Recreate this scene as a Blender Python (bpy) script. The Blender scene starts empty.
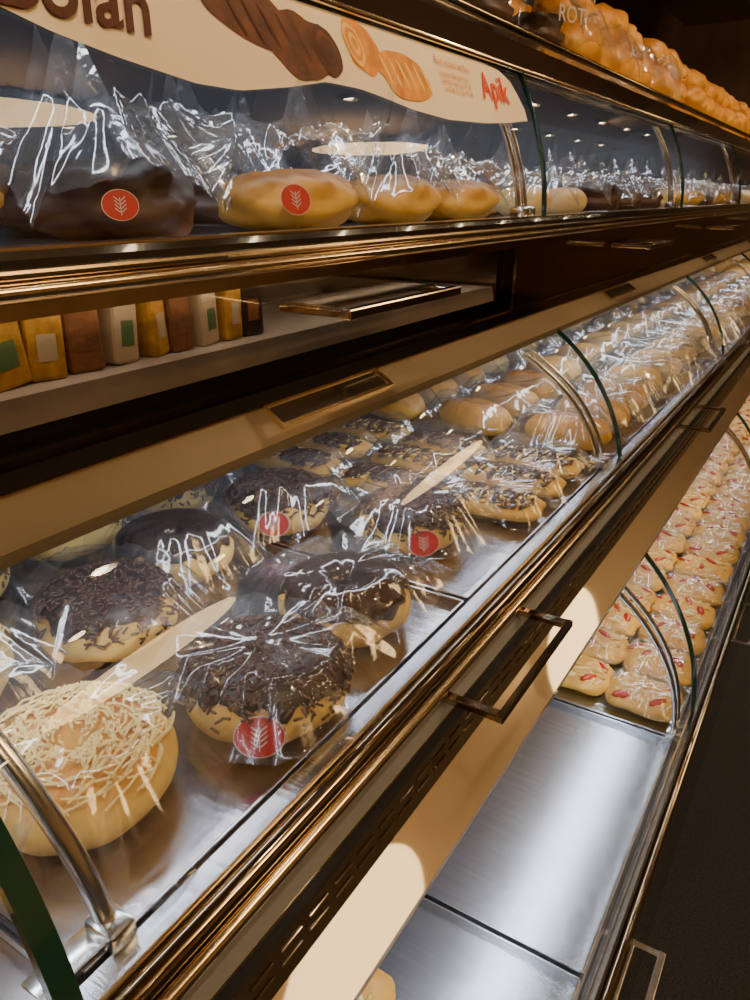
import bpy, bmesh, math, random
from mathutils import Vector, Matrix, noise
random.seed(7)
scene = bpy.context.scene
H0 = 1.25
sin, cos, pi = math.sin, math.cos, math.pi

# ------------------------------------------------------------------ materials
def new_mat(name):
    m = bpy.data.materials.new(name); m.use_nodes = True
    nt = m.node_tree
    return m, nt, nt.nodes['Principled BSDF']
def N(nt, t, **kw):
    n = nt.nodes.new(t)
    for k, v in kw.items(): setattr(n, k, v)
    return n
def pbr(name, col, rough=.5, metal=0., bump=0., bscale=60, var=0., vscale=20, aniso=None, coat=0., spec=.5, bdist=.002):
    m, nt, b = new_mat(name)
    b.inputs['Base Color'].default_value = (*col, 1)
    b.inputs['Roughness'].default_value = rough
    b.inputs['Metallic'].default_value = metal
    b.inputs['Coat Weight'].default_value = coat
    b.inputs['Specular IOR Level'].default_value = spec
    tc = N(nt, 'ShaderNodeTexCoord')
    src = tc.outputs['Object']
    if aniso:
        mp = N(nt, 'ShaderNodeMapping'); mp.inputs['Scale'].default_value = aniso
        nt.links.new(src, mp.inputs['Vector']); src = mp.outputs['Vector']
    if var > 0:
        nz = N(nt, 'ShaderNodeTexNoise'); nz.inputs['Scale'].default_value = vscale; nz.inputs['Detail'].default_value = 5
        nt.links.new(src, nz.inputs['Vector'])
        cr = N(nt, 'ShaderNodeValToRGB')
        cr.color_ramp.elements[0].position = .3; cr.color_ramp.elements[1].position = .7
        cr.color_ramp.elements[0].color = (*[c*(1-var) for c in col], 1)
        cr.color_ramp.elements[1].color = (*[min(1, c*(1+var)) for c in col], 1)
        nt.links.new(nz.outputs['Fac'], cr.inputs['Fac']); nt.links.new(cr.outputs['Color'], b.inputs['Base Color'])
    if bump > 0:
        nz = N(nt, 'ShaderNodeTexNoise'); nz.inputs['Scale'].default_value = bscale; nz.inputs['Detail'].default_value = 6
        nt.links.new(src, nz.inputs['Vector'])
        bp = N(nt, 'ShaderNodeBump'); bp.inputs['Strength'].default_value = bump; bp.inputs['Distance'].default_value = bdist
        nt.links.new(nz.outputs['Fac'], bp.inputs['Height']); nt.links.new(bp.outputs['Normal'], b.inputs['Normal'])
    return m
def emit(name, col, s, sampled=True):
    m = bpy.data.materials.new(name); m.use_nodes = True; nt = m.node_tree; nt.nodes.clear()
    e = N(nt, 'ShaderNodeEmission'); o = N(nt, 'ShaderNodeOutputMaterial')
    e.inputs['Color'].default_value = (*col, 1); e.inputs['Strength'].default_value = s
    nt.links.new(e.outputs[0], o.inputs['Surface'])
    if not sampled: m.cycles.emission_sampling = 'NONE'
    return m
def film(name, tint=(1, 1, 1), f0=.08, rough=.02, haze=0., bump=0., bscale=40, hazecol=(.8, .85, .95), fmax=1.):
    """thin clear sheet: transparent + fresnel gloss"""
    m = bpy.data.materials.new(name); m.use_nodes = True; nt = m.node_tree; nt.nodes.clear(); L = nt.links
    o = N(nt, 'ShaderNodeOutputMaterial'); tr = N(nt, 'ShaderNodeBsdfTransparent'); gl = N(nt, 'ShaderNodeBsdfGlossy')
    tr.inputs['Color'].default_value = (*tint, 1); gl.inputs['Roughness'].default_value = rough
    lw = N(nt, 'ShaderNodeLayerWeight'); lw.inputs['Blend'].default_value = .5
    pw = N(nt, 'ShaderNodeMath', operation='POWER'); pw.inputs[1].default_value = 5
    ma = N(nt, 'ShaderNodeMath', operation='MULTIPLY_ADD'); ma.inputs[1].default_value = fmax-f0; ma.inputs[2].default_value = f0
    mx = N(nt, 'ShaderNodeMixShader')
    L.new(lw.outputs['Facing'], pw.inputs[0]); L.new(pw.outputs[0], ma.inputs[0]); L.new(ma.outputs[0], mx.inputs[0])
    base = tr.outputs[0]
    if haze > 0:
        df = N(nt, 'ShaderNodeBsdfDiffuse'); df.inputs['Color'].default_value = (*hazecol, 1)
        m2 = N(nt, 'ShaderNodeMixShader'); m2.inputs[0].default_value = haze
        L.new(tr.outputs[0], m2.inputs[1]); L.new(df.outputs[0], m2.inputs[2]); base = m2.outputs[0]
    L.new(base, mx.inputs[1]); L.new(gl.outputs[0], mx.inputs[2]); L.new(mx.outputs[0], o.inputs['Surface'])
    if bump > 0:
        tc = N(nt, 'ShaderNodeTexCoord'); nz = N(nt, 'ShaderNodeTexNoise'); nz.inputs['Scale'].default_value = bscale
        nz.inputs['Detail'].default_value = 2; nz.inputs['Distortion'].default_value = 1.0
        bp = N(nt, 'ShaderNodeBump'); bp.inputs['Strength'].default_value = bump; bp.inputs['Distance'].default_value = .004
        L.new(tc.outputs['Object'], nz.inputs['Vector']); L.new(nz.outputs['Fac'], bp.inputs['Height'])
        L.new(bp.outputs['Normal'], gl.inputs['Normal']); L.new(bp.outputs['Normal'], lw.inputs['Normal'])
    return m
def ramp_z(name, stops, h, rough=.5, nscale=40, namp=.25, bump=.3):
    """baked dough: colour by local height + noise"""
    m, nt, b = new_mat(name); L = nt.links
    tc = N(nt, 'ShaderNodeTexCoord'); sp = N(nt, 'ShaderNodeSeparateXYZ'); L.new(tc.outputs['Object'], sp.inputs[0])
    nz = N(nt, 'ShaderNodeTexNoise'); nz.inputs['Scale'].default_value = nscale; nz.inputs['Detail'].default_value = 5
    L.new(tc.outputs['Object'], nz.inputs['Vector'])
    m1 = N(nt, 'ShaderNodeMath', operation='DIVIDE'); m1.inputs[1].default_value = h; L.new(sp.outputs['Z'], m1.inputs[0])
    m2 = N(nt, 'ShaderNodeMath', operation='MULTIPLY_ADD'); m2.inputs[1].default_value = namp; L.new(nz.outputs['Fac'], m2.inputs[0])
    m3 = N(nt, 'ShaderNodeMath', operation='SUBTRACT'); m3.inputs[1].default_value = namp*.5
    L.new(m1.outputs[0], m2.inputs[2]); L.new(m2.outputs[0], m3.inputs[0])
    cr = N(nt, 'ShaderNodeValToRGB'); L.new(m3.outputs[0], cr.inputs['Fac'])
    els = cr.color_ramp.elements
    els[0].position = stops[0][0]; els[0].color = (*stops[0][1], 1)
    els[1].position = stops[-1][0]; els[1].color = (*stops[-1][1], 1)
    for p, c in stops[1:-1]:
        e = els.new(p); e.color = (*c, 1)
    L.new(cr.outputs['Color'], b.inputs['Base Color']); b.inputs['Roughness'].default_value = rough
    bp = N(nt, 'ShaderNodeBump'); bp.inputs['Strength'].default_value = bump; bp.inputs['Distance'].default_value = .002
    L.new(nz.outputs['Fac'], bp.inputs['Height']); L.new(bp.outputs['Normal'], b.inputs['Normal'])
    return m

M = {}
M['gold'] = pbr('polished_bronze_gold', (.68, .57, .42), .12, 1., var=.08, vscale=6)
M['goldsat'] = pbr('satin_gold_band', (.40, .31, .19), .30, .75, var=.08, vscale=4, coat=.3)
M['goldpol'] = pbr('lacquered_gold_band', (.22, .155, .085), .35, .5, var=.06, vscale=4, coat=1.); M['goldpol'].node_tree.nodes['Principled BSDF'].inputs['Coat IOR'].default_value = 2.0
M['golddk'] = pbr('dark_bronze_mirror', (.46, .37, .26), .08, 1.)
M['goldbr'] = pbr('bright_gold_tube', (.86, .70, .47), .16, 1.)
M['black'] = pbr('gloss_black_trim', (.016, .012, .010), .12, 0., coat=.6)
M['greyrefl'] = pbr('reflection_grey_strip', (.46, .46, .46), .25, .6)
M['chrome'] = pbr('chrome', (.88, .89, .90), .20, 1.)
M['steel'] = pbr('brushed_steel_tray', (.54, .56, .60), .24, 1., bump=.2, bscale=30, aniso=(1, 14, 1), var=.08, vscale=12)
M['steel2'] = pbr('dark_steel_tray', (.44, .42, .44), .20, .95, bump=.15, bscale=20, aniso=(1, 6, 1), var=.12, vscale=12)
M['steeldk'] = pbr('steel_panel', (.32, .34, .38), .3, 1., bump=.1, bscale=10)
M['liner'] = pbr('white_tray_liner', (.62, .64, .70), .35, .35, var=.06, vscale=15)
M['back'] = pbr('cabinet_back_panel', (.05, .055, .072), .45, .4)
M['glass'] = film('curved_glass', (.97, .985, .98), .06, .004)
M['glasstint'] = film('reflection_pane_glass', (.40, .33, .26), .16, .05)
M['edge'] = pbr('glass_edge_green', (.012, .045, .03), .1, 0., coat=.5)
M['bag'] = film('cellophane', (.98, .985, 1), .10, .13, haze=.03, bump=.40, bscale=22, fmax=.6)
M['bag2'] = film('cellophane_crinkled', (.98, .985, 1), .15, .13, haze=.06, bump=.7, bscale=28, fmax=.65)
M['marble'] = pbr('reflected_marble_ledge', (.66, .64, .60), .25, 0., var=.35, vscale=9)
M['choc'] = pbr('chocolate_glaze', (.040, .018, .011), .12, 0., bump=.08, bscale=25, coat=.5)
M['chocbr'] = pbr('chocolate_drizzle', (.075, .030, .014), .25, 0., coat=.3)
M['chocm'] = pbr('chocolate_matte', (.034, .017, .011), .45, 0., bump=.5, bscale=80)
M['sprk'] = pbr('chocolate_sprinkle', (.085, .034, .018), .3, 0., coat=.3)
M['cheese'] = pbr('grated_cheese', (.93, .76, .34), .5, 0.)
M['cream'] = pbr('white_cream', (.85, .74, .46), .4, 0., bump=.3)
M['nut'] = pbr('almond_flake', (.74, .48, .12), .5, 0., var=.35, vscale=60)
M['red'] = pbr('red_jam', (.50, .03, .01), .25, 0., coat=.5)
M['sticker'] = pbr('red_sticker', (.50, .012, .012), .35)
M['white'] = pbr('sticker_white', (.68, .58, .54), .4)
M['signcream'] = pbr('sign_cream', (.96, .78, .56), .45, var=.05, vscale=5)
M['signbrown'] = pbr('sign_brown', (.09, .02, .01), .45)
M['signred'] = pbr('sign_red', (.85, .05, .01), .45)
M['signorange'] = pbr('sign_orange', (.88, .28, .03), .45, var=.4, vscale=60)
M['signyel'] = pbr('sign_yellow', (.95, .56, .14), .45)
M['signchoc'] = pbr('sign_choc', (.11, .035, .015), .45, var=.6, vscale=50)
M['led'] = pbr('led_housing', (.35, .35, .36), .4, .6)
M['cakeY'] = pbr('sponge_yellow', (.52, .28, .04), .7, bump=.6, bscale=200, var=.4, vscale=80)
M['cakeB'] = pbr('sponge_brown', (.22, .09, .03), .7, bump=.6, bscale=200, var=.3, vscale=80)
M['cakeR'] = pbr('red_velvet', (.16, .008, .008), .5, bump=.5, bscale=150, var=.3, vscale=60)
M['cakeW'] = pbr('cake_cream', (.55, .45, .30), .6)
M['green'] = pbr('green_label', (.10, .20, .08), .5)
GB, PALE, BR = (.74, .38, .045), (.93, .64, .18), (.48, .19, .025)
M['dough'] = ramp_z('donut_dough', [(0, BR), (.15, GB), (.38, PALE), (.60, (.94, .65, .18)), (.85, GB), (1, (.62, .27, .035))], .045)
M['bun'] = ramp_z('bun_crust', [(0, (.68, .44, .12)), (.35, (.76, .46, .09)), (.7, (.62, .30, .045)), (1, (.36, .14, .02))], .05, namp=.8, nscale=30, bump=.6)
M['bunpale'] = ramp_z('pale_bun_crust', [(0, (.86, .70, .40)), (.5, (.88, .64, .28)), (1, (.70, .38, .09))], .045)
M['bundark'] = ramp_z('dark_bun_crust', [(0, (.35, .18, .07)), (.3, (.10, .045, .025)), (1, (.028, .015, .012))], .05, namp=.6, bump=.7)
M['puff'] = ramp_z('puff_crust', [(0, (.82, .54, .15)), (.5, (.78, .44, .07)), (1, (.55, .24, .03))], .03, namp=.9, nscale=70, bump=.6)
M['loaf'] = ramp_z('loaf_crust', [(0, (.92, .54, .08)), (.5, (.88, .38, .025)), (1, (.50, .16, .01))], .09, namp=.7)
M['floor'] = pbr('dark_carpet', (.015, .015, .019), .9, 0., bump=.6, bscale=400, var=.85, vscale=260)
M['wall'] = pbr('brown_wall', (.18, .10, .055), .6, 0., var=.3, vscale=3)
M['walltan'] = pbr('tan_wall', (.55, .40, .25), .6, 0., var=.15, vscale=3)
M['ceil'] = pbr('tan_ceiling', (.46, .33, .21), .6, 0., var=.1, vscale=2)
M['lamp'] = emit('warm_lamp_diffuser', (1, .64, .28), 17)
M['ceilfill'] = emit('warm_ceiling_fill', (1, .72, .40), 11)
M['bulb'] = emit('spot_bulb', (1, .80, .5), 45, False)
M['lampframe'] = pbr('lamp_frame', (.1, .07, .04), .4, .5)

# ------------------------------------------------------------------ helpers
def link(o, parent=None, loc=None):
    scene.collection.objects.link(o)
    if parent: o.parent = parent
    if loc: o.location = loc
    return o
def empty(name, loc=(0, 0, 0), rz=0, s=1.):
    o = bpy.data.objects.new(name, None); scene.collection.objects.link(o)
    o.location = loc; o.rotation_euler = (0, 0, rz); o.scale = (s, s, s); o.empty_display_size = .05
    return o
def mesh_from(verts, faces, name, mats, smooth=True, fm=None):
    me = bpy.data.meshes.new(name); me.from_pydata(verts, [], faces)
    for m in (mats if isinstance(mats, (list, tuple)) else [mats]): me.materials.append(m)
    if fm: me.polygons.foreach_set('material_index', fm)
    if smooth: me.polygons.foreach_set('use_smooth', [True]*len(me.polygons))
    me.update(); return me
class B:
    def __init__(s): s.v = []; s.f = []; s.m = []
    def add(s, vs, fs, mi=0):
        o = len(s.v); s.v += [tuple(v) for v in vs]; s.f += [tuple(i+o for i in f) for f in fs]; s.m += [mi]*len(fs)
    def box(s, c, d, rot=None, mi=0, bev=0.):
        bm = bmesh.new(); bmesh.ops.create_cube(bm, size=1)
        for v in bm.verts: v.co = Vector((v.co.x*d[0], v.co.y*d[1], v.co.z*d[2]))
        if bev: bmesh.ops.bevel(bm, geom=bm.edges[:], offset=bev, segments=2, affect='EDGES', profile=.5)
        bm.verts.index_update()
        vs = [((rot @ v.co) if rot else v.co)+Vector(c) for v in bm.verts]
        s.add(vs, [[v.index for v in f.verts] for f in bm.faces], mi); bm.free()
    def tube(s, pts, r, n=10, mi=0, cap=True):
        pts = [Vector(p) for p in pts]; rings = []; k = len(pts)
        for i, p in enumerate(pts):
            t = (pts[min(i+1, k-1)]-pts[max(i-1, 0)]).normalized()
            a = t.cross(Vector((0, 0, 1)));
            if a.length < 1e-3: a = t.cross(Vector((1, 0, 0)))
            a.normalize(); b = t.cross(a)
            rings.append([p+r*(cos(2*pi*j/n)*a+sin(2*pi*j/n)*b) for j in range(n)])
        vs = [v for q in rings for v in q]; fs = []
        for i in range(k-1):
            for j in range(n): fs.append((i*n+j, i*n+(j+1) % n, (i+1)*n+(j+1) % n, (i+1)*n+j))
        if cap: fs += [tuple(range(n))[::-1], tuple((k-1)*n+j for j in range(n))]
        s.add(vs, fs, mi)
    def ell(s, c, r, mi=0, nu=10, nv=6, rot=None):
        vs = []; fs = []
        for i in range(nv+1):
            th = pi*i/nv
            for j in range(nu):
                ph = 2*pi*j/nu; p = Vector((r[0]*sin(th)*cos(ph), r[1]*sin(th)*sin(ph), r[2]*cos(th)))
                if rot: p = rot @ p
                vs.append(p+Vector(c))
        for i in range(nv):
            for j in range(nu): fs.append((i*nu+j, (i+1)*nu+j, (i+1)*nu+(j+1) % nu, i*nu+(j+1) % nu))
        s.add(vs, fs, mi)
    def prof(s, pts, y0, y1, closed=True, mi=0):
        n = len(pts); vs = [(x, y0, z+H0) for x, z in pts]+[(x, y1, z+H0) for x, z in pts]
        fs = [(i, (i+1) % n, n+(i+1) % n, n+i) for i in range(n if closed else n-1)]
        if closed: fs += [tuple(range(n))[::-1], tuple(range(n, 2*n))]
        s.add(vs, fs, mi)
    def mesh(s, name, mats, smooth=False): return mesh_from(s.v, s.f, name, mats, smooth, s.m)
    def obj(s, name, mats, parent=None, smooth=False, auto=False):
        o = bpy.data.objects.new(name, s.mesh(name, mats, smooth)); link(o, parent)
        bm = bmesh.new(); bm.from_mesh(o.data); bmesh.ops.recalc_face_normals(bm, faces=bm.faces[:])
        if auto:
            for e in bm.edges: e.smooth = not (len(e.link_faces) == 2 and e.calc_face_angle(0) > .6)
        bm.to_mesh(o.data); bm.free()
        return o
def arc(A, Bp, sag, n=20, t0=0., t1=1., off=0.):
    A = Vector(A); Bp = Vector(Bp); ch = Bp-A; Ln = ch.length; nn = Vector((-ch.y, ch.x)).normalized()
    if nn.x < 0: nn = -nn
    R = Ln*Ln/(8*sag)+sag/2; C = (A+Bp)/2-nn*(R-sag)
    a0 = math.atan2(A.y-C.y, A.x-C.x); a1 = math.atan2(Bp.y-C.y, Bp.x-C.x)
    return [(C.x+(R+off)*cos(a0+(a1-a0)*(t0+(t1-t0)*i/n)), C.y+(R+off)*sin(a0+(a1-a0)*(t0+(t1-t0)*i/n))) for i in range(n+1)]

# tier glass arcs (x, z relative to eye height)
A1, B1, S1 = (-.445, .184), (-.371, -.028), .018
A2, B2, S2 = (-.339, -.172), (-.233, -.337), .020
A3, B3, S3 = (-.181, -.473), (-.083, -.730), .030
Y0, Y1 = -.762, 6.30
SEAM = [-.762, .118]+[.14+.88*i for i in range(1, 8)]

# ------------------------------------------------------------------ room
b = B(); b.box((1.2, 2.5, -.05), (6.4, 13, .1)); b.obj('floor', M['floor'])
b = B(); b.box((1.2, 2.5, 2.85), (6.4, 13, .1)); b.obj('ceiling', M['ceil'])
b = B(); b.box((-2.0, 2.5, 1.4), (.1, 13, 2.8)); b.obj('wall_left', M['wall'])
b = B(); b.box((4.4, 2.5, 1.4), (.1, 13, 2.8)); b.obj('wall_right', M['walltan'])
b = B(); b.box((1.2, 9.0, 1.4), (6.4, .1, 2.8)); b.obj('wall_far', M['wall'])
b = B(); b.box((1.2, -4.0, 1.4), (6.4, .1, 2.8)); b.obj('wall_near', M['walltan'])
for yy in (-1.0, 1.72, 4.36):
    e = empty('oval_pendant_lamp', (1.7, yy, 2.42))
    n = 48; ex = .66
    b = B(); b.add([(.5*ex*cos(2*pi*i/n), .5*sin(2*pi*i/n), 0) for i in range(n)], [tuple(range(n))[::-1]])
    b.obj('diffuser', M['lamp'], e)
    b = B()
    for i in range(n):
        a0, a1 = 2*pi*i/n, 2*pi*(i+1)/n
        q = lambda r, a, z: (r*ex*cos(a), r*sin(a), z)
        b.add([q(.5, a0, -.01), q(.5, a1, -.01), q(.52, a1, -.01), q(.52, a0, -.01), q(.5, a0, .1), q(.5, a1, .1), q(.52, a1, .1), q(.52, a0, .1)],
              [(0, 1, 2, 3), (3, 2, 6, 7), (7, 6, 5, 4)])
    for s in (-1, 1): b.tube([(0, .3*s, .09), (0, .3*s, .38)], .006)
    b.obj('drum', M['lampframe'], e)
    b = B(); b.add([(.5*ex*cos(2*pi*i/n), .5*sin(2*pi*i/n), .09) for i in range(n)], [tuple(range(n))]); b.obj('ceiling_fill_glow', M['ceilfill'], e)  # added glowing top, brightens the ceiling that the gold bands mirror
b = B(); bb = B(); e = empty('ceiling_spotlights')
for xx in (.35, 1.0, 2.5):
    for i in range(13):
        c = (xx, -.8+.72*i, 2.78)
        b.tube([(c[0], c[1], 2.80), (c[0], c[1], 2.74)], .055, 16, cap=False)
        bb.ell((c[0], c[1], 2.765), (.035, .035, .02))
        if xx == .35 and i in (1, 3, 5, 7, 10):
            sl = bpy.data.lights.new('fill_spot', 'SPOT'); sl.energy = 55; sl.color = (1, .76, .46); sl.spot_size = math.radians(75); sl.spot_blend = .6; sl.shadow_soft_size = .04  # added spots: warm fill on the goods, the last one lifts the far wall
            so = bpy.data.objects.new('fill_spot', sl); link(so, e); so.location = (xx, c[1], 2.73)
            tg = Vector((-.50, c[1]+.1, 1.2)) if i < 10 else Vector((-.8, 9.0, 2.2))
            so.rotation_euler = (tg-Vector(so.location)).to_track_quat('-Z', 'Y').to_euler()
b.obj('cans', M['lampframe'], e); bb.obj('bulbs', M['bulb'], e, smooth=True)

# ------------------------------------------------------------------ display case
case = empty('bakery_display_case')
gl = B()
for i in range(len(SEAM)-1):
    y0, y1 = SEAM[i]+.003, SEAM[i+1]-.003
    for A, Bq, S in ((A1, B1, S1), (A2, B2, S2), (A3, B3, S3)):
        gl.prof(arc(A, Bq, S, 24), y0, y1, closed=False)
gl.obj('curved_glass_panels', M['glass'], case, smooth=True)
ed = B()
for y in SEAM:
    for A, Bq, S in ((A1, B1, S1), (A2, B2, S2), (A3, B3, S3)):
        o = arc(A, Bq, S, 24, off=.0025); ii = arc(A, Bq, S, 24, off=-.0035)
        w = .006 if (y < .5 and A is A2) else (.0010 if A is A2 else .0014)
        for j in range(24): ed.prof([o[j], o[j+1], ii[j+1], ii[j]], y-w, y+w)
ed.obj('glass_edges', M['edge'], case)

can = arc(A1, B1, S1, 6, 0., .20, off=.004)[::-1]
can = can+[(-.475, .212), (-.51, .226), (-.55, .232), (-.95, .232), (-.95, .205), (-.53, .205), (-.475, .185), (-.44, .15), (-.428, .135)]
b = B(); b.prof(can, Y0, Y1); b.obj('canopy', M['black'], case)
b = B(); b.prof([(-.505, .2275), (-.505, .234), (-.52, .236), (-.95, .236), (-.95, .228)], Y0, Y1); b.obj('top_board', M['golddk'], case)
b = B()
b.tube([(-.412, Y0, .146+H0), (-.412, Y1, .146+H0)], .003, 8); b.tube([(-.476, Y0, .217+H0), (-.476, Y1, .217+H0)], .0022, 8)
b.obj('canopy_trim', M['goldbr'], case, smooth=True)
b = B()
b.prof([(-.95, .23), (-.93, .23), (-.93, -1.2), (-.95, -1.2)], Y0, Y1); b.obj('back_panel', M['back'], case)
b = B()
for yy in (Y0, Y1):
    b.prof([(-.95, .225), (-.55, .225), (-.45, .18), (-.40, .10), (-.375, -.03), (-.375, -.15), (-.34, -.18), (-.27, -.25), (-.24, -.33), (-.21, -.36), (-.21, -.45), (-.18, -.48), (-.11, -.58), (-.085, -.73), (-.085, -.80), (-.085, -1.25), (-.95, -1.25)], yy-.012 if yy < 0 else yy, yy if yy < 0 else yy+.012)
b.obj('end_panels', M['black'], case)
# tier 1 shelf + rail
b = B(); b.prof([(-.93, -.036), (-.385, -.036), (-.385, -.052), (-.93, -.052)], Y0, Y1); b.obj('shelf_upper', M['steeldk'], case)
b = B(); b.prof([(-.384, -.026), (-.362, -.026), (-.360, -.030), (-.360, -.037), (-.384, -.037)], Y0, Y1); b.obj('rail_upper_black', M['black'], case)
b = B(); b.prof([(-.384, -.0245), (-.366, -.0245), (-.366, -.0265), (-.384, -.0265)], Y0, Y1)
b.tube([(-.3585, Y0, H0-.0365), (-.3585, Y1, H0-.0365)], .0022, 8)
b.obj('rail_upper_line', M['goldbr'], case, smooth=True, auto=True)
b = B(); b.tube([(-.358, Y0, H0-.0455), (-.358, Y1, H0-.0455)], .0052, 14); b.obj('rail_upper_gold', M['goldbr'], case, smooth=True, auto=True)
b = B(); b.prof([(-.384, -.037), (-.364, -.037), (-.364, -.0600), (-.384, -.0600)], Y0, Y1); b.obj('rail_upper_bronze', M['golddk'], case)  # dark bronze strip behind the gold tube
b = B(); b.prof([(-.370, -.060), (-.372, -.140)], Y0, .93, closed=False); b.obj('fascia_reflection_pane', M['glasstint'], case)  # pane in place of mirror fascia; its reflection is modelled behind as ledge and cakes
b = B(); b.prof([(-.368, -.060), (-.372, -.060), (-.374, -.14), (-.370, -.14)], .93, Y1); b.obj('fascia_mirror', M['golddk'], case)
b = B(); b.prof([(-.52, -.104), (-.384, -.104), (-.380, -.121), (-.52, -.121)], Y0, .89); b.obj('reflected_marble_ledge', M['marble'], case)
b = B(); b.prof([(-.52, -.05), (-.515, -.05), (-.515, -.145), (-.52, -.145)], Y0, .93); b.prof([(-.52, -.121), (-.39, -.121), (-.39, -.14), (-.52, -.14)], Y0, .93)
b.box((-.45, .915, H0-.1), (.13, .02, .08)); b.obj('reflection_recess', M['golddk'], case)
# middle fascia bands
b = B(); b.prof([(-.366, -.134), (-.363, -.136), (-.363, -.147), (-.384, -.147), (-.384, -.134)], Y0, Y1); b.obj('band_upper_black', M['golddk'], case)
b = B(); b.prof([(-.374, -.1435), (-.3385, -.168), (-.3385, -.1755), (-.374, -.156)], Y0, Y1); b.obj('band_upper_gold', M['goldsat'], case)
b = B(); b.prof([(-.93, -.150), (-.374, -.150), (-.374, -.158), (-.93, -.158)], Y0, Y1); b.obj('ceiling_middle', M['liner'], case)
# tier 2 floor and rail
b = B(); b.prof([(-.93, -.350), (-.232, -.350), (-.232, -.362), (-.93, -.362)], Y0, Y1); b.obj('shelf_middle', M['steeldk'], case)
b = B(); b.prof([(-.240, -.3375), (-.226, -.3375), (-.226, -.350), (-.240, -.350)], Y0, Y1); b.obj('rail_middle_steel', M['steel'], case)
b = B(); b.tube([(-.2195, Y0, H0-.345), (-.2195, Y1, H0-.345)], .0070, 16)
b.obj('rail_middle_tube', M['golddk'], case, smooth=True, auto=True)
b = B(); b.tube([(-.2135, Y0, H0-.3575), (-.2135, Y1, H0-.3575)], .0055, 14); b.tube([(-.2265, Y0, H0-.3385), (-.2265, Y1, H0-.3385)], .0016, 8)
b.tube([(-.2100, Y0, H0-.3835), (-.2100, Y1, H0-.3835)], .0016, 8)
b.obj('rail_middle_gold', M['goldbr'], case, smooth=True, auto=True)
b = B(); b.prof([(-.222, -.363), (-.2155, -.363), (-.2085, -.381), (-.222, -.389)], Y0, Y1); b.obj('rail_middle_strip', M['greyrefl'], case)  # grey base colour paints the silvery reflection on this mirror strip
b = B(); b.prof([(-.222, -.385), (-.213, -.385), (-.213, -.448), (-.222, -.450)], Y0, Y1); b.obj('band_lower_black', M['black'], case)
b = B()
y = Y0
while y < Y1:
    b.box((-.2125, y, H0-.418), (.0016, .020, .0022), bev=.0005); b.box((-.2125, y, H0-.430), (.0016, .020, .0022), bev=.0005); y += .028
b.obj('hinge_slots', M['golddk'], case)
b = B(); b.prof([(-.2145, -.4455), (-.1805, -.4700), (-.1805, -.476), (-.2145, -.456)], Y0, Y1); b.obj('band_lower_gold', M['goldpol'], case)
b = B(); b.prof([(-.93, -.450), (-.215, -.450), (-.215, -.458), (-.93, -.458)], Y0, Y1); b.obj('ceiling_lower', M['liner'], case)
# tier 3 floor, rail, base
b = B(); b.prof([(-.93, -.738), (-.09, -.738), (-.09, -.75), (-.93, -.75)], Y0, Y1); b.obj('shelf_lower', M['steeldk'], case)
b = B(); b.prof([(-.092, -.731), (-.080, -.731), (-.078, -.734), (-.078, -.745), (-.092, -.745)], Y0, Y1); b.obj('rail_lower_steel', M['steel'], case)
b = B(); b.tube([(-.072, Y0, H0-.742), (-.072, Y1, H0-.742)], .005, 14)
b.prof([(-.09, -.75), (-.072, -.75), (-.072, -.80), (-.09, -.80)], Y0, Y1); b.obj('rail_lower_gold', M['golddk'], case, smooth=True, auto=True)
b = B(); b.prof([(-.93, -.80), (-.08, -.80), (-.08, -1.15), (-.14, -1.15), (-.14, -1.25), (-.93, -1.25)], Y0, Y1); b.obj('base_cabinet', M['black'], case)

for (x0, x1, z, mt) in ((-.78, -.392, -.035, 'steel2'), (-.78, -.246, -.349, 'steel2'), (-.72, -.098, -.737, 'steel')):
    tr = B()
    yy = .13-.42*2
    while yy < Y1-.05:
        ya, yb = max(yy+.004, Y0+.01), min(yy+.416, Y1-.01); xm, ym = (x0+x1)/2, (ya+yb)/2
        tr.box((xm, ym, z+H0+.001), (x1-x0, yb-ya, .0016))
        for (c, d) in (((x1, ym), (.003, yb-ya)), ((x0, ym), (.003, yb-ya)), ((xm, ya), (x1-x0, .003)), ((xm, yb), (x1-x0, .003))):
            tr.box((c[0], c[1], z+H0+.0055), (d[0], d[1], .009), bev=.001)
        yy += .42
    tr.obj('steel_trays', M[mt], case)

hb = B()
for s in SEAM:
    for (A, Bq, S) in ((A1, B1, S1), (A2, B2, S2), (A3, B3, S3)):
        for dy, r in ((-.030, .0036), (-.052, .0036), (.036, .0055)):  # of the two thin tubes, one models the arm's reflection in the divider glass
            if dy > 0 and s > .5: continue
            p = arc(A, Bq, S, 20, .02, .95, off=-.016)
            lean = .055 if dy < 0 else .02
            hb.tube([(x, s+dy-lean*(1-i/20)**1.3, z+H0) for i, (x, z) in enumerate(p)], r, 12)
            q = p[-1]; hb.box((q[0]+.002, s+dy, q[1]+H0-.002), (.022, .016, .012), bev=.003)
            if dy > 0: hb.box((q[0]-.004, s+dy-.02, q[1]+H0-.007), (.018, .04, .003), bev=.001)
hb.obj('chrome_arms_and_reflection', M['chrome'], case, smooth=True, auto=True)

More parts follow.
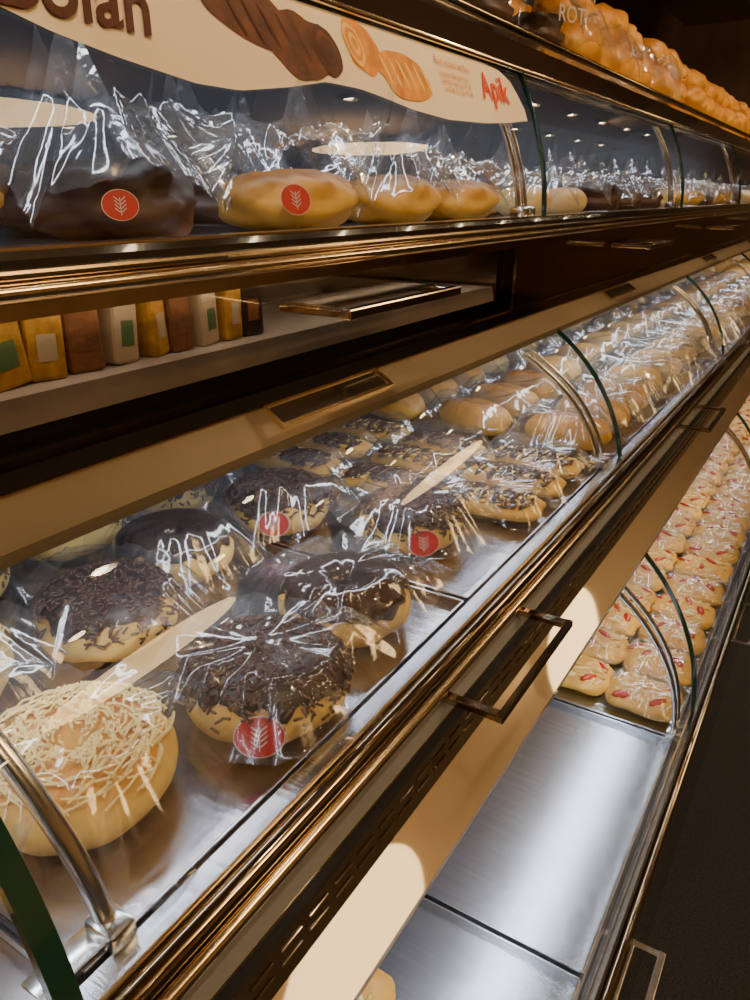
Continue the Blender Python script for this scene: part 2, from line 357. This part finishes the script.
def handle(x0, x1, z, ya, yb, w=.008, t=.005):
    h = B()
    for y in (ya, yb): h.box(((x0+x1)/2, y, z+H0), (x1-x0, w, t), bev=.001)
    h.box((x1, (ya+yb)/2, z+H0), (w, yb-ya+w, t*1.5), bev=.001)
    h.box((x0+.012, (ya+yb)/2, z+H0), (.004, yb-ya, t), bev=.001)
    return h
for k in range(-1, 7):
    d = .88*k
    h = handle(-.362, -.302, -.078, .45+d, .62+d); h.box((-.340, .535+d, H0-.0745), (.045, .16, .0015)); h.obj('handle_upper', M['gold'], case)
    h = B()
    for y in (.445+d, .60+d): h.box((-.189, y, H0-.366), (.05, .009, .006), bev=.001)
    h.box((-.164, .5225+d, H0-.366), (.006, .164, .007), bev=.001); h.obj('handle_middle', M['golddk'], case)
    handle(-.078, -.036, -.770, .49+d, .65+d).obj('handle_lower', M['chrome'], case)
    ax = Vector((.0355, 0, -.0245)).normalized(); nrm = Vector((.568, 0, .823)); c0 = Vector((-.356, 0, H0-.1556))+nrm*.0012
    rot = Matrix((ax, Vector((0, 1, 0)), nrm)).transposed()
    h = B()
    for s in (-1, 1):
        h.box(c0+ax*.011*s+Vector((0, .505+d, 0)), (.003, .16, .003), rot=rot); h.box(c0+Vector((0, .505+d+.08*s, 0)), (.025, .003, .003), rot=rot)
    h.obj('handle_reflection_frame', M['goldbr'], case)  # modelled frame standing in for the upper handle's reflection on the gold band
    h = B(); h.box(c0-nrm*.0006+Vector((0, .505+d, 0)), (.016, .15, .001), rot=rot); h.obj('handle_reflection_dark', M['black'], case)  # dark inside of the modelled handle reflection

def led(x, z, ang, P, col=(.86, .91, 1.), ya=Y0+.1, yb=Y1-.1, w=.014):
    ld = bpy.data.lights.new('led_light', 'AREA'); ld.shape = 'RECTANGLE'; ld.size = w; ld.size_y = yb-ya; ld.energy = P; ld.color = col
    o = bpy.data.objects.new('led_light', ld); link(o, case); o.location = (x, (ya+yb)/2, z+H0); o.rotation_euler = (0, math.radians(ang), 0)
    a = math.radians(ang); b = B(); rot = Matrix.Rotation(a, 3, 'Y')
    b.box(Vector((x, (ya+yb)/2, z+H0))+rot @ Vector((0, 0, .005)), (w+.004, yb-ya, .007), rot=rot); b.obj('led_housing', M['led'], case)
led(-.462, .160, 30, 9)
led(-.372, -.167, 22, 9.5)
led(-.225, -.470, 20, 11.5)
led(-.390, -.062, 10, .42, (1, .85, .7), Y0+.1, .88, .008)  # added warm strip, lights the modelled cakes inside the recess

# ------------------------------------------------------------------ sign on the glass
P1 = arc(A1, B1, S1, 200, -.1, 1.0, off=.0015)
def g1(y, z, off=0.):
    j = min(range(len(P1)), key=lambda i: abs(P1[i][1]-z))
    j = max(0, min(len(P1)-2, j))
    (xa, za), (xb, zb) = P1[j], P1[j+1]; t = (z-za)/(zb-za)
    x = xa+(xb-xa)*t; n = Vector((-(zb-za), 0, (xb-xa))).normalized()
    if n.x < 0: n = -n
    return Vector((x, y, z+H0))+n*off
sign = empty('promotional_sign')
low = [(-.5, .09), (.0, .10), (.18, .10), (.255, .092), (.30, .080), (.342, .073), (.40, .066), (.442, .066), (.50, .074), (.551, .083), (.60, .083), (.625, .081), (.69, .074), (.759, .071), (.85, .074), (.93, .080), (.975, .085)]
top = [(-.5, .14), (.90, .14), (.94, .137), (.965, .128)]
def lerp(tab, y):
    for (a, b_), (c, d) in zip(tab, tab[1:]):
        if a <= y <= c: return b_+(d-b_)*(y-a)/(c-a)
    return tab[0][1] if y < tab[0][0] else tab[-1][1]
b = B(); ny, nz = 160, 10; vs = []; fs = []
for i in range(ny+1):
    y = -.5+1.485*i/ny
    zl = lerp(low, y); zt = lerp(top, y)
    if y > .965: zt = .128-(y-.965)/.02*.03
    for j in range(nz+1): vs.append(g1(y, zl+(max(zt, zl+.001)-zl)*j/nz, .0005))
for i in range(ny):
    for j in range(nz): a = i*(nz+1)+j; fs.append((a, a+nz+1, a+nz+2, a+1))
b.add(vs, fs); b.obj('board', M['signcream'], sign, smooth=True)
def blob(name, cy, cz, ry, rz, ang, mat, off, wob=.08, n=40, seed=0):
    b = B(); vs = [g1(cy, cz, off)]; rings = 5
    for r in range(1, rings+1):
        for i in range(n):
            a = 2*pi*i/n; k = (1+wob*noise.noise(Vector((cos(a)*1.5, sin(a)*1.5, seed))))*r/rings
            py, pz = ry*k*cos(a), rz*k*sin(a)
            vs.append(g1(cy+py*cos(ang)-pz*sin(ang), cz+py*sin(ang)+pz*cos(ang), off))
    fs = [(0, 1+i, 1+(i+1) % n) for i in range(n)]
    for r in range(rings-1):
        for i in range(n): fs.append((1+r*n+i, 1+(r+1)*n+i, 1+(r+1)*n+(i+1) % n, 1+r*n+(i+1) % n))
    b.add(vs, fs); return b.obj(name, mat, sign)
blob('choc_pastry_back', .480, .118, .048, .021, -.12, M['signchoc'], .0009, .3, seed=1)
blob('choc_pastry_front', .535, .105, .043, .023, .15, M['signchoc'], .0012, .25, seed=2)
for k in range(6): blob('choc_ridge', .462+.018*k, .116-.002*k, .0018, .015, .35, M['signbrown'], .0015, seed=k)
for k in range(4): blob('choc_swirl', .566, .106, .017-.004*k, .019-.0045*k, .1, M['signchoc'] if k % 2 else M['signbrown'], .0016+.0003*k, seed=9)
blob('orange_pastry_back', .625, .117, .028, .021, .1, M['signorange'], .0009, .3, seed=5)
blob('orange_pastry_front', .690, .102, .052, .019, -.05, M['signorange'], .0012, .25, seed=6)
for k in range(6): blob('orange_ridge', .655+.015*k, .103, .0026, .013, .4, M['signyel'], .0015, seed=k)
for k in range(4): blob('orange_swirl', .612, .118, .013-.003*k, .017-.004*k, .1, M['signorange'] if k % 2 else M['signyel'], .0015+.0003*k, seed=7)
def gtext(name, txt, y, z, size, mat, bold=.0, shear=.2, sp=1.):
    cu = bpy.data.curves.new(name, 'FONT'); cu.body = txt; cu.size = 1; cu.offset = bold; cu.shear = shear; cu.space_character = sp
    o = bpy.data.objects.new(name, cu); scene.collection.objects.link(o)
    bpy.context.view_layer.update(); me = bpy.data.meshes.new_from_object(o.evaluated_get(bpy.context.evaluated_depsgraph_get()))
    bpy.data.objects.remove(o)
    for v in me.vertices: v.co = g1(y+v.co.x*size, z+v.co.y*size, .0022)
    me.materials.clear(); me.materials.append(mat)
    for p in me.polygons: p.material_index = 0
    oo = bpy.data.objects.new(name, me); link(oo, sign)
gtext('title_text', 'Bolan', .270, .0885, .046, M['signbrown'], .018, .35)
gtext('flavour_text', 'Apik', .862, .100, .040, M['signred'], .008)
gtext('caption_text', 'Roti manis lembut', .762, .122, .011, M['signorange'])
for k in range(3): gtext('caption_text', 'lembut dan gurih isi', .765, .112-.007*k, .0085, M['signorange'], 0)

# ------------------------------------------------------------------ pastry meshes
RR, rr, SQ = .031, .024, .92
def torus_pt(ph, th, r=rr): return Vector(((RR+r*cos(th))*cos(ph), (RR+r*cos(th))*sin(ph), rr*SQ+r*SQ*sin(th)))
def donut_dough(seed):
    nu, nv = 56, 28; vs = []; fs = []
    for i in range(nu):
        for j in range(nv):
            ph, th = 2*pi*i/nu, 2*pi*j/nv
            r = rr*(1+.10*noise.noise(Vector((cos(ph)*2, sin(ph)*2, sin(th)+seed))))
            p = torus_pt(ph, th, r); p.z = max(p.z, .002); vs.append(p)
    for i in range(nu):
        for j in range(nv): fs.append((i*nv+j, ((i+1) % nu)*nv+j, ((i+1) % nu)*nv+(j+1) % nv, i*nv+(j+1) % nv))
    return mesh_from(vs, fs, 'donut_dough', M['dough'])
def donut_top(seed, mat, low=.42):
    nu, nv = 96, 18; vs = []; fs = []
    for i in range(nu):
        ph = 2*pi*i/nu; a0 = low+.55*noise.noise(Vector((cos(ph)*3.5, sin(ph)*3.5, seed*3.1)))
        for j in range(nv+1):
            t = j/nv; th = a0+(2.9-a0)*t
            r = rr+.0012+.0032*min(1, t*6, (1-t)*6)**.5+.0006*noise.noise(Vector((cos(ph)*4, sin(ph)*4, th*2+seed)))
            vs.append(torus_pt(ph, th, r))
    for i in range(nu):
        for j in range(nv): fs.append((i*(nv+1)+j, ((i+1) % nu)*(nv+1)+j, ((i+1) % nu)*(nv+1)+j+1, i*(nv+1)+j+1))
    return mesh_from(vs, fs, 'chocolate_topping', mat)
def sprinkles(seed, cnt=900):
    rnd = random.Random(seed); b = B()
    for _ in range(cnt):
        ph, th = rnd.uniform(0, 2*pi), rnd.uniform(.26, 2.8)
        if rnd.random() < .05: th = rnd.uniform(-.1, .3)
        c = torus_pt(ph, th, rr+(.0050 if th > .3 else .0015))
        n = (c-Vector((RR*cos(ph), RR*sin(ph), rr*SQ))).normalized()
        t = n.cross(Vector((rnd.uniform(-1, 1), rnd.uniform(-1, 1), rnd.uniform(-1, 1)))).normalized()+n*rnd.uniform(-.45, .45)
        b.tube([c-t*.0030, c+t*.0030], .0010, 6)
    return b.mesh('sprinkles', M['sprk'], True)
def cheese(seed, cnt=360):
    rnd = random.Random(seed); b = B()
    for _ in range(cnt):
        ph = rnd.uniform(0, 2*pi); th = rnd.uniform(.75, 2.4); pts = []; dph, dth = rnd.uniform(-.9, .9), rnd.uniform(-.45, .45)
        for k in range(5):
            c = torus_pt(ph+dph*k/5, th+dth*k/4, rr+.0015+rnd.uniform(0, .005)); pts.append(c)
        b.tube(pts, .0008, 4)
    return b.mesh('grated_cheese', M['cheese'])
def blob_mesh(lx, ly, h, mat, seed=0, p=2.4, amp=.06, name='bread', ridges=0):
    nu, nv = 40, 16; vs = []; fs = []
    for i in range(nv+1):
        th = pi*i/nv
        for j in range(nu):
            ph = 2*pi*j/nu; c, s = cos(ph), sin(ph); k = (abs(c)**p+abs(s)**p)**(-1/p)
            w = abs(sin(th))**.7
            d = Vector((c*k*w, s*k*w, cos(th)))
            f = 1+amp*noise.noise(d*1.8+Vector((seed, 0, 0)))
            if ridges: f += .05*cos(d.y*ridges)*(1 if d.z > 0 else 0)
            z = d.z*h/2*f+h/2; vs.append(Vector((d.x*lx/2*f, d.y*ly/2*f, max(z, .001))))
    for i in range(nv):
        for j in range(nu): fs.append((i*nu+j, (i+1)*nu+j, (i+1)*nu+(j+1) % nu, i*nu+(j+1) % nu))
    return mesh_from(vs, fs, name, mat)
def scatter_top(lx, ly, h, seed, specs, drz=0, drm=0):
    rnd = random.Random(seed); b = B()
    zf = lambda u, v: h*(.5+.5*math.sqrt(max(.05, 1-(abs(u)**2.6+abs(v)**2.6)*.9)))
    for mi, cnt, s in specs:
        for _ in range(cnt):
            u, v = rnd.uniform(-.78, .78), rnd.uniform(-.78, .78)
            R = Matrix.Rotation(rnd.uniform(0, pi), 3, 'Z') @ Matrix.Rotation(rnd.uniform(-.4, .4), 3, 'X')
            b.ell((u*lx/2, v*ly/2, zf(u, v)), (s[0]*rnd.uniform(.7, 1.2), s[1]*rnd.uniform(.7, 1.2), s[2]), mi, 8, 5, R)
    if drz:
        pts = []
        for i in range(drz*6+1):
            u = -.8+1.6*i/(drz*6); v = .78*sin(i*pi/3+.3)
            pts.append((u*lx/2, v*ly/2, zf(u, v)+.001))
        b.tube(pts, .0022, 6, drm)
    return b
def bag_mesh(a, bb, H, seed, peaks=(.05, .02, .03, .01), R0=.62, cr=1., mat='bag'):
    """clear pillow pack draped over the pastry, corners pulled up into crinkled peaks"""
    n = 64; vs = []; fs = []; sd = Vector((seed*7.3, seed*3.1, seed*1.7))
    for i in range(n+1):
        for j in range(n+1):
            u, v = -1+2*i/n, -1+2*j/n
            rho = (abs(u)**3+abs(v)**3)**(1/3); ang = math.atan2(v, u)
            t = max(0, min(1, (rho-R0)/(1.05-R0)))
            z = H*(1-t**1.1)+.002
            r1 = 1-abs(noise.noise(Vector((cos(ang)*2.4, sin(ang)*2.4, rho*.6))+sd))*2.2
            r2 = 1-abs(noise.noise(Vector((cos(ang)*7, sin(ang)*7, rho*.9))+sd*2))*2.2
            r3 = noise.noise(Vector((u*2.5, v*2.5, 0))+sd)
            amp = .1+.9*min(1, max(0, rho-.15)/.75)
            z += cr*(r1*.0065+r2*.0026+r3*.004)*amp*(.5+.5*(1-t))
            c = 0
            for (cu, cv), pk in zip(((1, 1), (-1, 1), (1, -1), (-1, -1)), peaks):
                q = max(0, (u*cu+v*cv)/2-.42)/.58 if (u*cu > 0 and v*cv > 0) else 0
                z += pk*q**1.3; c = max(c, q*pk*8)
            sh = 1-.25*min(1, c)
            ex = 1+.05*noise.noise(Vector((u*2, v*2, 5))+sd)
            vs.append(Vector((a*u*sh*ex, bb*v*sh*ex, max(z, .0015))))
    for i in range(n):
        for j in range(n): k = i*(n+1)+j; fs.append((k, k+n+1, k+n+2, k+1))
    return mesh_from(vs, fs, 'cellophane_bag', M[mat])
def sticker_mesh():
    b = B(); n = 28
    b.add([(.015*cos(2*pi*i/n), .0125*sin(2*pi*i/n), 0) for i in range(n)], [tuple(range(n))], 1)
    b.add([(.0144*cos(2*pi*i/n), .0119*sin(2*pi*i/n), .0003) for i in range(n)], [tuple(range(n))], 0)
    b.box((0, -.001, .0006), (.0007, .014, .0003), mi=1)
    for k in range(4):
        for s in (-1, 1):
            b.box((s*.0027, -.004+.003*k, .0006), (.0050, .0007, .0003), rot=Matrix.Rotation(s*.7, 3, 'Z'), mi=1)
    return b.mesh('sticker', [M['sticker'], M['white']])
MS = dict(
    dough=[donut_dough(1), donut_dough(5)], topg=donut_top(1, M['choc']), topm=[donut_top(2, M['chocm'], .42), donut_top(7, M['chocm'], .5)], spr=[sprinkles(1), sprinkles(2)],
    cheese=cheese(3), stick=sticker_mesh(),
    bun=[blob_mesh(.125, .075, .05, M['bun'], s, name='bread_roll', ridges=0) for s in (1, 2)],
    bunr=blob_mesh(.085, .15, .05, M['bun'], 4, amp=.16, name='bread_roll', ridges=20),
    pale=[blob_mesh(.09, .09, .046, M['bunpale'], s, 2.1, name='milk_bun') for s in (3, 4)],
    dark=blob_mesh(.10, .13, .055, M['bundark'], 6, amp=.25, name='chocolate_loaf', ridges=14),
    flat=blob_mesh(.13, .066, .024, M['puff'], 7, 5, name='pastry_base'),
    sq=[blob_mesh(.10, .085, .026, M['puff'], s, 5, .12, name='pastry_base') for s in (8, 9)],
    loaf=[blob_mesh(.12, .17, .085, M['loaf'], s, 2.2, .12, name='loaf', ridges=12) for s in (10, 11)],
)
MS['nuts'] = [scatter_top(.13, .066, .026, s, ((0, 60, (.0055, .0035, .0012)), (1, 34, (.010, .006, .0015)), (2, 34, (.007, .0016, .0012))), 6, 1).mesh('almond_topping', [M['nut'], M['chocbr'], M['cheese']], True) for s in (1, 2)]
MS['nuts'].append(scatter_top(.13, .066, .026, 3, ((0, 40, (.0055, .0035, .0012)), (1, 80, (.009, .006, .0018)), (2, 26, (.007, .0016, .0012))), 6, 1).mesh('almond_topping', [M['nut'], M['chocbr'], M['cheese']], True))
MS['jam'] = [scatter_top(.10, .085, .026, s, ((0, 4, (.015, .006, .0035)), (1, 12, (.011, .002, .0015)), (2, 30, (.007, .004, .002)))).mesh('jam_topping', [M['red'], M['cream'], M['nut']], True) for s in (3, 4, 5)]
MS['creamtop'] = scatter_top(.10, .085, .026, 9, ((0, 22, (.010, .003, .002)), (1, 12, (.008, .005, .003)))).mesh('cream_topping', [M['cream'], M['nut']], True)
BAG = [bag_mesh(.086, .078, .052, s, pk, .62, 1.4) for s, pk in ((1, (.060, .01, .035, 0)), (2, (.025, .055, 0, .04)), (3, (.0, .035, .065, .02)), (4, (.04, .0, .025, .06)))]
BAGH = [bag_mesh(.088, .078, .060, s, pk, .5, 1.9, 'bag2') for s, pk in ((5, (.09, .10, .05, .06)), (6, (.06, .11, .09, .05)), (7, (.11, .05, .09, .08)))]
BAGF = [bag_mesh(.080, .048, .034, s, pk, .7, .8) for s, pk in ((8, (.02, .01, .02, 0)), (9, (.01, .02, 0, .02)))]
def put(name, me, parent, loc=(0, 0, 0), rot=(0, 0, 0), s=1):
    o = bpy.data.objects.new(name, me); link(o, parent); o.location = loc; o.rotation_euler = rot
    o.scale = (s, s, s) if not isinstance(s, tuple) else s
    return o
T2 = H0-.3455; T1 = H0-.0315; T3 = H0-.7335
def donut(kind, x, y, rz, bagi, s=1.04, stick=None, z=T2):
    nm = {'g': 'chocolate_glazed_donut', 's': 'chocolate_sprinkle_donut', 'c': 'cheese_donut'}[kind]
    e = empty(nm, (x, y, z), rz, s)
    put('dough', MS['dough'][bagi % 2], e)
    if kind == 'g': put('glaze', MS['topg'], e)
    if kind == 's': put('glaze', MS['topm'][bagi // 2 % 2], e); put('sprinkles', MS['spr'][bagi % 2], e)
    if kind == 'c': put('cheese', MS['cheese'], e)
    put('bag', BAG[bagi % 4], e)
    if stick is not None:
        a = stick-rz; r = .0605
        put('sticker', MS['stick'], e, (r*cos(a), r*sin(a), .024), (math.radians(72), 0, a+pi/2), 1.05)
    return e
donut('s', -.304, .341, .2, 0, 1.06, stick=-.95)
donut('c', -.345, .212, .5, 1, 1.08)
donut('g', -.322, .468, 1.2, 2)
donut('s', -.357, .646, .1, 3, 1.02, stick=-.85)
donut('s', -.478, .345, .4, 2)
donut('g', -.520, .462, -.5, 1)
donut('s', -.506, .610, .9, 0, stick=-1.0)
donut('c', -.515, .215, .3, 3)
donut('c', -.345, .060, .3, 0)
donut('s', -.50, .06, .3, 1)
donut('s', -.65, .30, .3, 2); donut('g', -.66, .44, .3, 0); donut('s', -.65, .58, .3, 1)

rnd = random.Random(11)
def item(name, base, topping, bags, x, y, z, rz, s=1., parent=None, bs=(1, 1, 1)):
    e = empty(name, (x, y, z), rz, s)
    if parent: e.parent = parent
    put('bread', base, e)
    if topping: put('topping', topping, e)
    if bags: put('bag', rnd.choice(bags), e, s=bs)
    return e
for r_, y in enumerate((.760, .843, .926)):
    for x in (-.322, -.460, -.598):
        item('almond_pastry', MS['flat'], MS['nuts'][rnd.randint(0, 2)], BAGF, x+rnd.uniform(-.006, .006), y+rnd.uniform(-.004, .004), T2, rnd.uniform(-.12, .12), .98)
g = empty('wrapped_bread_rolls')
y = 1.05
while y < 6.1:
    for x in (-.32, -.47, -.62):
        if y < 1.35: item('bread_roll', MS['bun'][rnd.randint(0, 1)], None, BAG, x, y, T2, rnd.uniform(-.3, .3), 1., g)
        elif y < 2.2: item('milk_bun', MS['pale'][rnd.randint(0, 1)], None, BAG, x, y, T2, rnd.uniform(-.5, .5), 1.2, g)
        else: item('bread_roll', rnd.choice(MS['bun']+MS['pale']), None, BAG if y < 3.5 else None, x, y, T2, rnd.uniform(-.5, .5), 1.05, g)
    y += .165 if y > 1.35 else .12
# tier 1
e = item('chocolate_loaf', MS['dark'], None, None, -.465, .395, T1, .2, 1.0); put('bag', BAGH[0], e, s=(1, 1.1, 1.35)); put('sticker', MS['stick'], e, (.056, -.068, .026), (math.radians(80), 0, .8), .75)
e = item('cheese_loaf', MS['bunr'], None, None, -.47, .215, T1, -.1, 1.05); put('bag', BAGH[1], e, s=(1, 1.05, 1.25))
e = item('bread_roll', MS['bunr'], None, None, -.445, .575, T1, .0, 1.02); put('bag', BAGH[2], e, s=(.95, 1.1, 1.25)); put('sticker', MS['stick'], e, (.046, -.055, .028), (math.radians(78), 0, 1.25), .95)
e = item('bread_roll', MS['bunr'], None, None, -.445, .750, T1, .1, 1.); put('bag', BAGH[0], e, s=(.9, 1.05, 1.15))
e = item('bread_roll', MS['bunr'], None, None, -.445, .905, T1, -.1, .95); put('bag', BAGH[1], e, s=(.9, 1.0, 1.1))
for x, y in ((-.60, .28), (-.60, .46), (-.60, .62), (-.60, .80), (-.60, .96)):
    e = item('chocolate_loaf', MS['dark'], None, BAGH, x, y, T1, rnd.uniform(-.4, .4), 1.05, None, (1, 1, 1.5))
for x, y in ((-.76, .40), (-.76, .58), (-.76, .76), (-.76, .94)):
    e = item('chocolate_loaf', MS['dark'], None, BAGH, x, y, T1, rnd.uniform(-.4, .4), 1.05, None, (1, 1.1, 1.65))
g = empty('wrapped_sweet_loaves')
y = 1.14
while y < 6.1:
    for x in (-.45, -.60, -.75):
        item('sweet_loaf', rnd.choice([MS['dark'], MS['bunr'], MS['bunr'], MS['pale'][0]]), None, BAGH if y < 3.2 else None, x, y, T1, rnd.uniform(-.4, .4), .95, g, (1, 1, 1+.3*(x < -.5)))
    y += .17
# tier 3
g = empty('strawberry_pastries')
y = 1.045
while y < 6.1:
    for x in (-.155, -.263, -.371, -.479, -.587):
        item('strawberry_pastry', MS['sq'][rnd.randint(0, 1)], rnd.choice(MS['jam']), BAGF if y < 2.6 and rnd.random() < .8 else None, x, y+rnd.uniform(-.006, .006), T3, rnd.uniform(-.1, .1), 1.06, g, (.70, 1.0, .95))
    y += .099
g = empty('cream_pastries')
for x in (-.26, -.37, -.48):
    for y in (.12, .22, .32, .40):
        item('cream_pastry', MS['sq'][0], MS['creamtop'], None, x-.03, y, T3, rnd.uniform(-.2, .2), 1., g)

# solid cakes and ledge standing in for goods reflected in the mirror fascia
g = empty('reflected_cake_row'); cols = [M['cakeR'], M['cakeY'], M['cakeW'], M['cakeB'], M['chocm'], M['green']]
seq = [0, 0, 0, 0, 0, 1, 1, 3, 2, 1, 3, 2, 1, 4, 1, 3]
ys = [(-.02, .05), (.04, .05), (.10, .05), (.155, .044), (.205, .040), (.247, .034), (.280, .026), (.308, .026), (.335, .024), (.362, .020), (.386, .022), (.412, .024), (.440, .022), (.466, .024)]
for k, (y, w_) in enumerate(ys):
    b = B(); c = seq[k]; hgt = .042+rnd.uniform(-.004, .003); R = Matrix.Rotation(rnd.uniform(-.35, .35), 3, 'Z') @ Matrix.Rotation(rnd.uniform(-.12, .12), 3, 'X')
    b.box((-.418, y, H0-.104+hgt/2), (.034, w_*.9, hgt), rot=R, bev=.003, mi=c)
    if k > 4:
        b.box((-.418, y, H0-.104+hgt*.5), (.0346, w_*.45, hgt*.4), rot=R, mi=(2, 3, 5)[k % 3])
        b.ell((-.418, y, H0-.104+hgt), (.012, w_*.35, .004), mi=(2, 3, 4, 1)[k % 4])
    b.obj('reflected_cake', cols, g, smooth=False)

# breads and bags on top
TZ = H0+.2365
g = empty('bread_loaves_on_top')
y = 1.72
while y < 5.8:
    for lv in (0, 1):
        x = -.60+rnd.uniform(-.02, .02)
        e = item('loaf', rnd.choice(MS['loaf']), None, None, x-.04*lv, y+.06*lv, TZ+.07*lv, rnd.uniform(-.5, .5), 1., g)
        if y < 2.6 and lv == 0: put('bag', BAG[rnd.randint(0, 3)], e, s=(.95, 1.35, 1.75))
    item('loaf', rnd.choice(MS['loaf']), None, None, -.77, y+.03, TZ, rnd.uniform(-.5, .5), 1., g); item('loaf', rnd.choice(MS['loaf']), None, None, -.78, y+.06, TZ+.075, rnd.uniform(-.5, .5), 1., g)
    y += .155
e = empty('printed_bread_bag', (-.60, 1.40, TZ))
for k, yy in enumerate((-.14, .10)):
    item('rolls', MS['dark'], None, None, 0, yy, 0, .3, 1.2, e); put('bag', BAGH[k], e, (0, yy, 0), (0, 0, .2), (1.1, 1.3, 1.9))
cu = bpy.data.curves.new('bag_label', 'FONT'); cu.body = 'BAKERY\nROTI'; cu.size = .035; cu.align_x = 'CENTER'; cu.extrude = .0003
o = bpy.data.objects.new('bag_label', cu); link(o, e); o.location = (.10, .04, .07); o.rotation_euler = (math.radians(90), 0, math.radians(70)); cu.materials.append(M['white'])

# ------------------------------------------------------------------ world & camera
w = bpy.data.worlds.new('world'); scene.world = w; w.use_nodes = True
w.node_tree.nodes['Background'].inputs[0].default_value = (.05, .035, .022, 1); w.node_tree.nodes['Background'].inputs[1].default_value = .5
cd = bpy.data.cameras.new('camera'); cam = bpy.data.objects.new('camera', cd); scene.collection.objects.link(cam)
cd.sensor_fit = 'VERTICAL'; cd.sensor_height = 36; cd.lens = 27; cd.clip_start = .01
a, p = math.radians(31.9), math.radians(22.1)
cam.location = (0, 0, H0)
cam.rotation_euler = Vector((-sin(a)*cos(p), cos(a)*cos(p), -sin(p))).to_track_quat('-Z', 'Y').to_euler()
scene.camera = cam
